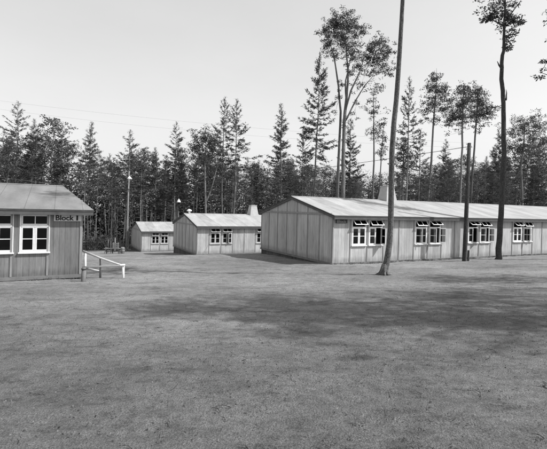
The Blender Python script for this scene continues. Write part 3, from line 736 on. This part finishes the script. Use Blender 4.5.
# the dense wood behind
SKY = [(-60, 122), (0, 128), (40, 140), (75, 148), (110, 152), (150, 156), (190, 152), (230, 158), (262, 160), (300, 160), (340, 166), (385, 170), (420, 164), (460, 158), (500, 150), (545, 142), (620, 136)]
def zone(px):
    for lim, z in ((40, 'behind the nearest roof, left part'), (95, 'behind the nearest roof, right part'), (150, 'around the lamp post'),
                   (200, 'behind the left end of the middle barrack'), (262, 'behind the right part of the middle barrack'), (330, 'behind the left part of the long roof'),
                   (400, 'behind the chimney of the long roof'), (455, 'left of the utility pole'), (505, 'between utility pole and crooked pine')):
        if px < lim: return z
    return 'right of the crooked pine'
rnd = random.Random(9); placed = []
keys = ['spruce1', 'spruce2', 'spruce3', 'larch1', 'pine1', 'pine2', 'beech1', 'beech2', 'larch2', 'pole1']
count = 0
for it in range(5000):
    if count >= 245: break
    px = rnd.uniform(-45, 610); k = (px-CX)/F
    s = 64+52*rnd.random()**1.35
    if px > 300 and rnd.random() < .28: s = rnd.uniform(45.6, 49.5)
    Y = s/(G.x*k+G.y)
    p = stand(px, Y); e = p.x*D.x+p.y*D.y
    if s < 66 and e > 6 and s > 50.5: continue
    if any((p.x-q.x)**2+(p.y-q.y)**2 < (3.0 if s < 80 else 3.6)**2 for q in placed): continue
    placed.append(p); count += 1
    top = lerp_table(SKY, px)+rnd.uniform(-5, 26)
    key = rnd.choice(keys if s > 72 or s < 50 else ['pole1', 'pole2', 'pole1', 'pole2', 'larch2', 'pine1', 'beech1'])
    if s < 50: top = lerp_table(SKY, px)+rnd.uniform(6, 30)
    z = zone(px); kind = protos[key][1]
    front = 'at the edge of' if s < 76 else 'deep in'
    plant(key, px, Y, top, 'slender %s %s the wood %s' % (kind, front, z), 'trees of the dense wood', wide=rnd.uniform(1.0, 1.35))
# undergrowth at the edge of the wood
ub = MB(); u_r = random.Random(4)
for k in range(9):
    c = Vector((u_r.gauss(0, .55), u_r.gauss(0, .55), u_r.uniform(.3, 1.7)))
    puff(ub, u_r, c, (.65, .65, .5), 110, (.08, .19), (.04, .09))
stem = MB()
for k in range(5): stem.tube([(0, 0, -.2), (u_r.gauss(0, .3), u_r.gauss(0, .3), 1.0), (u_r.gauss(0, .5), u_r.gauss(0, .5), 1.8)], [.03, .02, .008], 4)
ub_me, st_me = ub.mesh('foliage', M['shrub']), stem.mesh('stem', M['bark'])
n = 0
for it in range(800):
    if n >= 58: break
    px = rnd.uniform(-20, 290); k = (px-CX)/F; s = rnd.uniform(63, 72); Y = s/(G.x*k+G.y); p = stand(px, Y)
    n += 1
    r = thing('shrub', 'low dark shrub of the undergrowth %s' % zone(px), 'shrub', p, rnd.uniform(0, 6), 'shrubs along the edge of the wood')
    h = rnd.uniform(.45, 1.35); r.scale = (h*1.1, h*1.1, h); link('foliage', ub_me, r); link('stem', st_me, r)
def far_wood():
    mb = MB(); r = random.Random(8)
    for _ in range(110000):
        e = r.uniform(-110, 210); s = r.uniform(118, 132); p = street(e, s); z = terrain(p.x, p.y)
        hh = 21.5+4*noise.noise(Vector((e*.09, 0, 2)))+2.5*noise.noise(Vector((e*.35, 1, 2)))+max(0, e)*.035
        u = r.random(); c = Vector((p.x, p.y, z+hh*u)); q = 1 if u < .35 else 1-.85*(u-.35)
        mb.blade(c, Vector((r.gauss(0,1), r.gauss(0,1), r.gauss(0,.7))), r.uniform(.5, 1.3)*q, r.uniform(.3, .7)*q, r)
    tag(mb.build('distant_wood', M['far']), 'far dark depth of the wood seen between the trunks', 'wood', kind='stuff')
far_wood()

# trees of the muster ground standing to the right, outside the picture: they shade the foreground
def shade_tree(gx, gy, h, rad, seed, label):
    c = Vector((gx, gy, terrain(gx, gy))); t = (h*.78)/SUNV.z; p = c+SUNV*t
    base = Vector((p.x, p.y, terrain(p.x, p.y)))
    tr, cr = spread_tree(seed, h, .6, rad, .2, 20, (.13, .26), 10, .06)
    tree_thing('beech_tree', label, 'tree', tr, cr, M['bark'], M['leaf'], base, 0, 'trees right of the picture shading the muster ground')
SHADE_LABEL = 'tall leafy tree on the muster ground to the right of the picture'
for gx, gy, h, rad, seed in ((1.1, 8.0, 16, 2.3, 51), (4.0, 9.0, 18, 3.0, 52), (3.9, 6.9, 17, 2.4, 53), (8.0, 9.8, 17, 3.0, 54), (7.0, 7.0, 16, 2.8, 55), (9.6, 13.5, 17, 2.4, 56)):
    shade_tree(gx, gy, h, rad, seed, SHADE_LABEL)

# ------------------------------------------------------------------ poles, lamps, wires
PB = hit(126.3, 250.3)
lp = thing('lamp_post', 'tall wooden lamp post with white enamel shade before the far barrack', 'lamp post', PB)
ltop = at(129.2, 171, PB.y)-PB
mb = MB(); mb.tube([(0, 0, -.6), (0, 0, 0), ltop*.5, ltop], [.14, .135, .115, .09], 12); mb.build('pole', M['lamp_pole'], lp, True)
la = at(129.6, 176.5, PB.y)-PB
mb = MB(); mb.tube([la*.985, la+Vector((.12, -.35, .12)), la+Vector((.22, -.62, .02))], .03, 8); mb.build('lamp_arm', M['metal'], lp, True)
def shade(c, r, parent):
    mb = MB(); mb.lathe([(.05, .32), (.07, .20), (.14, .17), (r*.62, .06), (r, -.08), (r*.985, -.095), (r*.6, .045), (.12, .14), (.001, .15)], 20, c); s = mb.build('lamp_shade', M['enamel'], parent, True)
    bl = MB(); bl.lathe([(.001, -.1), (.05, -.07), (.07, -.01), (.05, .06), (.03, .12)], 12, c); bl.build('bulb', M['enamel'], s, True)
shade(la+Vector((.22, -.62, -.27)), .36, lp)
mb = MB(); xa = at(127.8, 189, PB.y)-PB
mb.bar(xa+Vector((-.35, -.1, 0)), xa+Vector((.55, -.1, .0)), .08); mb.build('crossarm', M['pole'], lp)

UB = hit(464.3, 261)
up = thing('utility_pole', 'dark wooden utility pole before the long barrack front', 'utility pole', UB)
utop = at(469.3, 143, UB.y)-UB
mb = MB(); mb.tube([(0, 0, -.6), (0, 0, 0), utop*.5, utop], [.125, .122, .11, .095], 12); mb.build('pole', M['pole'], up, True)
for k in range(3):
    q = utop*(.985-.022*k); sd = Vector((.15 if k % 2 else -.15, -.02, .0))
    mb = MB(); mb.tube([q, q+sd], .014, 6); mb.lathe([(.001, .0), (.03, .0), (.035, .05), (.02, .07), (.03, .09), (.001, .12)], 10, q+sd); mb.build('insulator', M['enamel'], up, True)
sp = MB(); f0 = Vector((.20, -.02, 0)); sp.tube([f0+Vector((0, 0, -.4)), f0+Vector((.02, 0, .62))], .06, 8); sp.build('stub_post', M['pole'], up)

# pole far to the left carrying the other ends
XB = stand(-75, 26)
xp = thing('utility_pole', 'wooden utility pole outside the left edge holding the overhead wires', 'utility pole', XB)
xt = Vector((0, 0, at(-75, 88, 26).z-XB.z))
mb = MB(); mb.tube([(0, 0, -.6), (0, 0, 0), xt], [.15, .145, .11], 12); mb.build('pole', M['pole'], xp, True)
mb = MB(); mb.bar(xt+Vector((-.5, 0, -.2)), xt+Vector((.5, 0, -.2)), .09); mb.build('crossarm', M['pole'], xp)
def wire(a, b, sag, r, label):
    mb = MB(); n = 28
    mb.tube([a.lerp(b, i/n)-Vector((0, 0, sag*4*(i/n)*(1-i/n))) for i in range(n+1)], r, 5)
    tag(mb.build('overhead_wire', M['metal'], smooth=True), label, 'wire', 'overhead wires')
wire(PB+xa+Vector((.5, -.1, .06)), UB+utop*.97, .35, .016, 'overhead wire running from the lamp post to the utility pole')
wire(PB+xa+Vector((-.3, -.1, .06)), XB+xt*.55, .3, .016, 'overhead wire running from the lamp post behind the nearest roof')
wire(UB+utop*.985+Vector((-.12, 0, .1)), XB+xt+Vector((-.4, 0, -.15)), .35, .0025, 'upper thin wire crossing the sky toward the utility pole')
wire(UB+utop*.945+Vector((-.12, 0, .1)), XB+xt+Vector((.4, 0, -.75)), .45, .0025, 'lower thin wire crossing the sky toward the utility pole')

# small lamp between the barracks
LB = stand(176.5, 50)
l2 = thing('lamp_post', 'thin lamp pole with small white shade behind the middle barrack', 'lamp post', LB)
lt = at(177, 199, LB.y)-LB
mb = MB(); mb.tube([(0, 0, -.5), (0, 0, 0), lt], [.09, .085, .06], 10); mb.build('pole', M['pole'], l2, True)
mb = MB(); mb.tube([lt*.98, lt+Vector((.2, -.2, .1)), lt+Vector((.3, -.3, -.02))], .02, 6); mb.build('lamp_arm', M['metal'], l2, True)
shade(lt+Vector((.3, -.3, -.3)), .26, l2)

# ------------------------------------------------------------------ railing at the end of the nearest barrack
E0 = hit(123.2, 277.6); YR = E0.y
rl = thing('railing', 'pale wooden pole railing sloping out from the end of the nearest barrack', 'railing', E0)
R_ = lambda x, y, dy=0: at(x, y, YR+dy)-E0
mb = MB(); mb.tube([Vector((0, 0, -.25)), R_(123.4, 264.2)], [.052, .047], 8); mb.build('post', M['rail'], rl, True)
g = stand(100.3, YR+.12)-E0
mb = MB(); mb.tube([g-Vector((0, 0, .2)), R_(100.4, 258.8, .12)], [.045, .04], 8); mb.build('post', M['oldwood'], rl, True)
g = stand(85.2, YR+.35)-E0
mb = MB(); mb.tube([g-Vector((0, 0, .2)), R_(85.4, 251.2, .35)], [.05, .045], 8); mb.build('post', M['rail'], rl, True)
mb = MB(); mb.tube([R_(83.2, 251.2, .28), R_(101, 258.3, .06), R_(120.5, 264.9, -.06)], [.042, .038, .034], 8); mb.build('sloping_rail', M['palewood'], rl, True)
mb = MB(); mb.tube([R_(84.2, 267.2, .28), R_(104, 266.2, .05), R_(124.8, 264.9, -.06)], [.036, .036, .036], 8); mb.build('level_rail', M['white'], rl, True)
mb = MB(); mb.tube([R_(85, 267.9, .36), R_(100.5, 271.5, .2)], .04, 8); mb.build('lower_rail', M['palewood'], rl, True)
SB = hit(83.3, 281)
sp = thing('stump_post', 'short dark wooden post beside the corner of the nearest barrack', 'post', SB)
mb = MB(); mb.tube([(0, 0, -.3), (0, 0, .1), (.01, 0, .47)], [.085, .08, .07], 10); mb.build('shaft', M['oldwood'], sp, True)
mb = MB(); mb.lathe([(.072, .40), (.088, .405), (.088, .45), (.072, .455)], 10, (.009, 0, 0)); mb.build('iron_band', M['metal'], sp, True)

# ------------------------------------------------------------------ table with crates at the edge of the wood
TB = hit(112.5, 253.5)
YT = TB.y; pxm = YT/F
tb = thing('trestle_table', 'low wooden trestle table left of the lamp post', 'table', TB, math.radians(4))
L_, H_ = 15.5*pxm, 5.3*pxm
mb = MB()
for k in range(4): mb.box(-L_/2, L_/2, -.34+k*.175, -.175+k*.175, H_-.05, H_)
mb.build('table_top', M['oldwood'], tb)
for x in (-L_/2+.12, -.05*L_, L_/2-.15):
    for y in (-.28, .28):
        mb = MB(); mb.bar((x, y*1.15, -.25), (x+.02, y*.85, H_-.05), .085); mb.build('leg', M['oldwood'], tb)
    mb = MB(); mb.bar((x+.01, -.30, H_*.45), (x+.01, .30, H_*.45), .05, .08); mb.build('crossbar', M['oldwood'], tb)
mb = MB(); mb.bar((-L_/2+.15, 0, H_*.3), (L_/2-.2, 0, H_*.42), .05, .08); mb.build('brace', M['oldwood'], tb)
cb = thing('crate', 'open slatted crate standing on the trestle table', 'crate', TB+Vector((.32, .02, H_+.002)), math.radians(12))
w, d, h = .62, .42, .62
mb = MB()
for z in (0, .21, .42):
    mb.box(-w/2, w/2, -d/2, -d/2+.02, z+.01, z+.15); mb.box(-w/2, w/2, d/2-.02, d/2, z+.01, z+.15)
    mb.box(-w/2+.0, -w/2+.02, -d/2+.022, d/2-.022, z+.01, z+.15); mb.box(w/2-.02, w/2, -d/2+.022, d/2-.022, z+.01, z+.15)
mb.box(-w/2+.022, w/2-.022, -d/2+.022, d/2-.022, 0, .02); mb.build('slats', M['oldwood'], cb)
for x in (-1, 1):
    for y in (-1, 1):
        mb = MB(); mb.box(x*(w/2-.045)-.02, x*(w/2-.045)+.02, y*(d/2-.045)-.02, y*(d/2-.045)+.02, .021, h); mb.build('corner_post', M['palewood'], cb)
BB = hit(122.6, 253.4)
bc = thing('barrel', 'small wooden barrel standing at the foot of the lamp post', 'barrel', BB)
rr, hh = 2.0*pxm, 6.2*pxm
mb = MB(); mb.lathe([(.001, -.05), (rr*.82, -.05), (rr*.82, 0), (rr, hh*.35), (rr, hh*.65), (rr*.84, hh), (rr*.74, hh), (rr*.74, hh-.04), (.001, hh-.04)], 18); mb.build('staves', M['batten'], bc, True)
for z in (.12, .35, .65, .88):
    q = rr*(.82+.18*min(1, min(z, 1-z)/.35)); mb = MB(); mb.lathe([(q+.004, hh*z-.03), (q+.018, hh*z-.03), (q+.018, hh*z+.03), (q+.004, hh*z+.03)], 18); mb.build('hoop', M['metal'], bc, True)
# thin stakes leaning beside the table
for k, (x, t) in enumerate(((105.5, 240), (108, 241), (112.4, 238))):
    p = hit(x, 252.6); tp = at(x+.4, t, p.y)-p
    lab = ('thin stake at the left end of the trestle table', 'thin stake second from the left behind the trestle table', 'thin pale stake behind the middle of the trestle table')[k]
    mb = MB(); mb.tube([Vector((0, 0, -.2)), tp*.5+Vector((.02, 0, 0)), tp], [.05, .045, .03], 7)
    o = mb.build('wooden_stake', M['palewood'] if k == 2 else M['oldwood'], smooth=True); o.location = p+Vector((0, .75, 0)); tag(o, lab, 'stake', 'stakes by the trestle table')

# ------------------------------------------------------------------ world, sun, camera
wd = bpy.data.worlds.new('World'); scene.world = wd; wd.use_nodes = True; nt = wd.node_tree
bg = nt.nodes['Background']; sk = nt.nodes.new('ShaderNodeTexSky'); sk.sky_type = 'NISHITA'; sk.sun_disc = False
sk.sun_elevation = SUN_EL; sk.sun_rotation = SUN_AZ; sk.air_density = 1.0; sk.dust_density = 2.0; sk.ozone_density = 1.0
sep = nt.nodes.new('ShaderNodeSeparateColor'); nt.links.new(sk.outputs[0], sep.inputs[0])   # plate of the time: sees mostly blue light
mx = math_n(nt, 'ADD', math_n(nt, 'MULTIPLY', sep.outputs[2], .8), math_n(nt, 'MULTIPLY', sep.outputs[1], .2))
gt = nt.nodes.new('ShaderNodeTexCoord')
veil = ramp(nt, noise_n(nt, gt.outputs['Generated'], 1.6, 6, .55, (1, 1, 2.6)), [(.3, .96), (.7, 1.04)])
mx = math_n(nt, 'MULTIPLY', math_n(nt, 'ADD', math_n(nt, 'MULTIPLY', mx, .5), 1.72), veil)
nt.links.new(mx, bg.inputs['Color']); bg.inputs['Strength'].default_value = .15
sl = bpy.data.lights.new('sun', 'SUN'); sl.energy = 4.0; sl.angle = math.radians(.55); sl.color = (1, 1, 1)
so = bpy.data.objects.new('sun', sl); COL.objects.link(so); so.rotation_euler = (-SUNV).to_track_quat('-Z', 'Y').to_euler(); so.location = SUNV*80
cam = bpy.data.cameras.new('camera'); cam.sensor_width = 36; cam.lens = F/547*36
cam.shift_x = (273.5-CX)/547; cam.shift_y = (CY-224.5)/547; cam.clip_start = .1; cam.clip_end = 6000
co = bpy.data.objects.new('camera', cam); COL.objects.link(co)
co.matrix_world = Matrix(((CR, -SR, 0, 0), (0, 0, -1, 0), (SR, CR, 0, 0), (0, 0, 0, 1)))
scene.camera = co
vs = scene.view_settings; vs.view_transform = 'Standard'; vs.look = 'None'; vs.exposure = .55; vs.gamma = 1; vs.use_curve_mapping = False
scene.cycles.max_bounces = 8; scene.cycles.transparent_max_bounces = 16
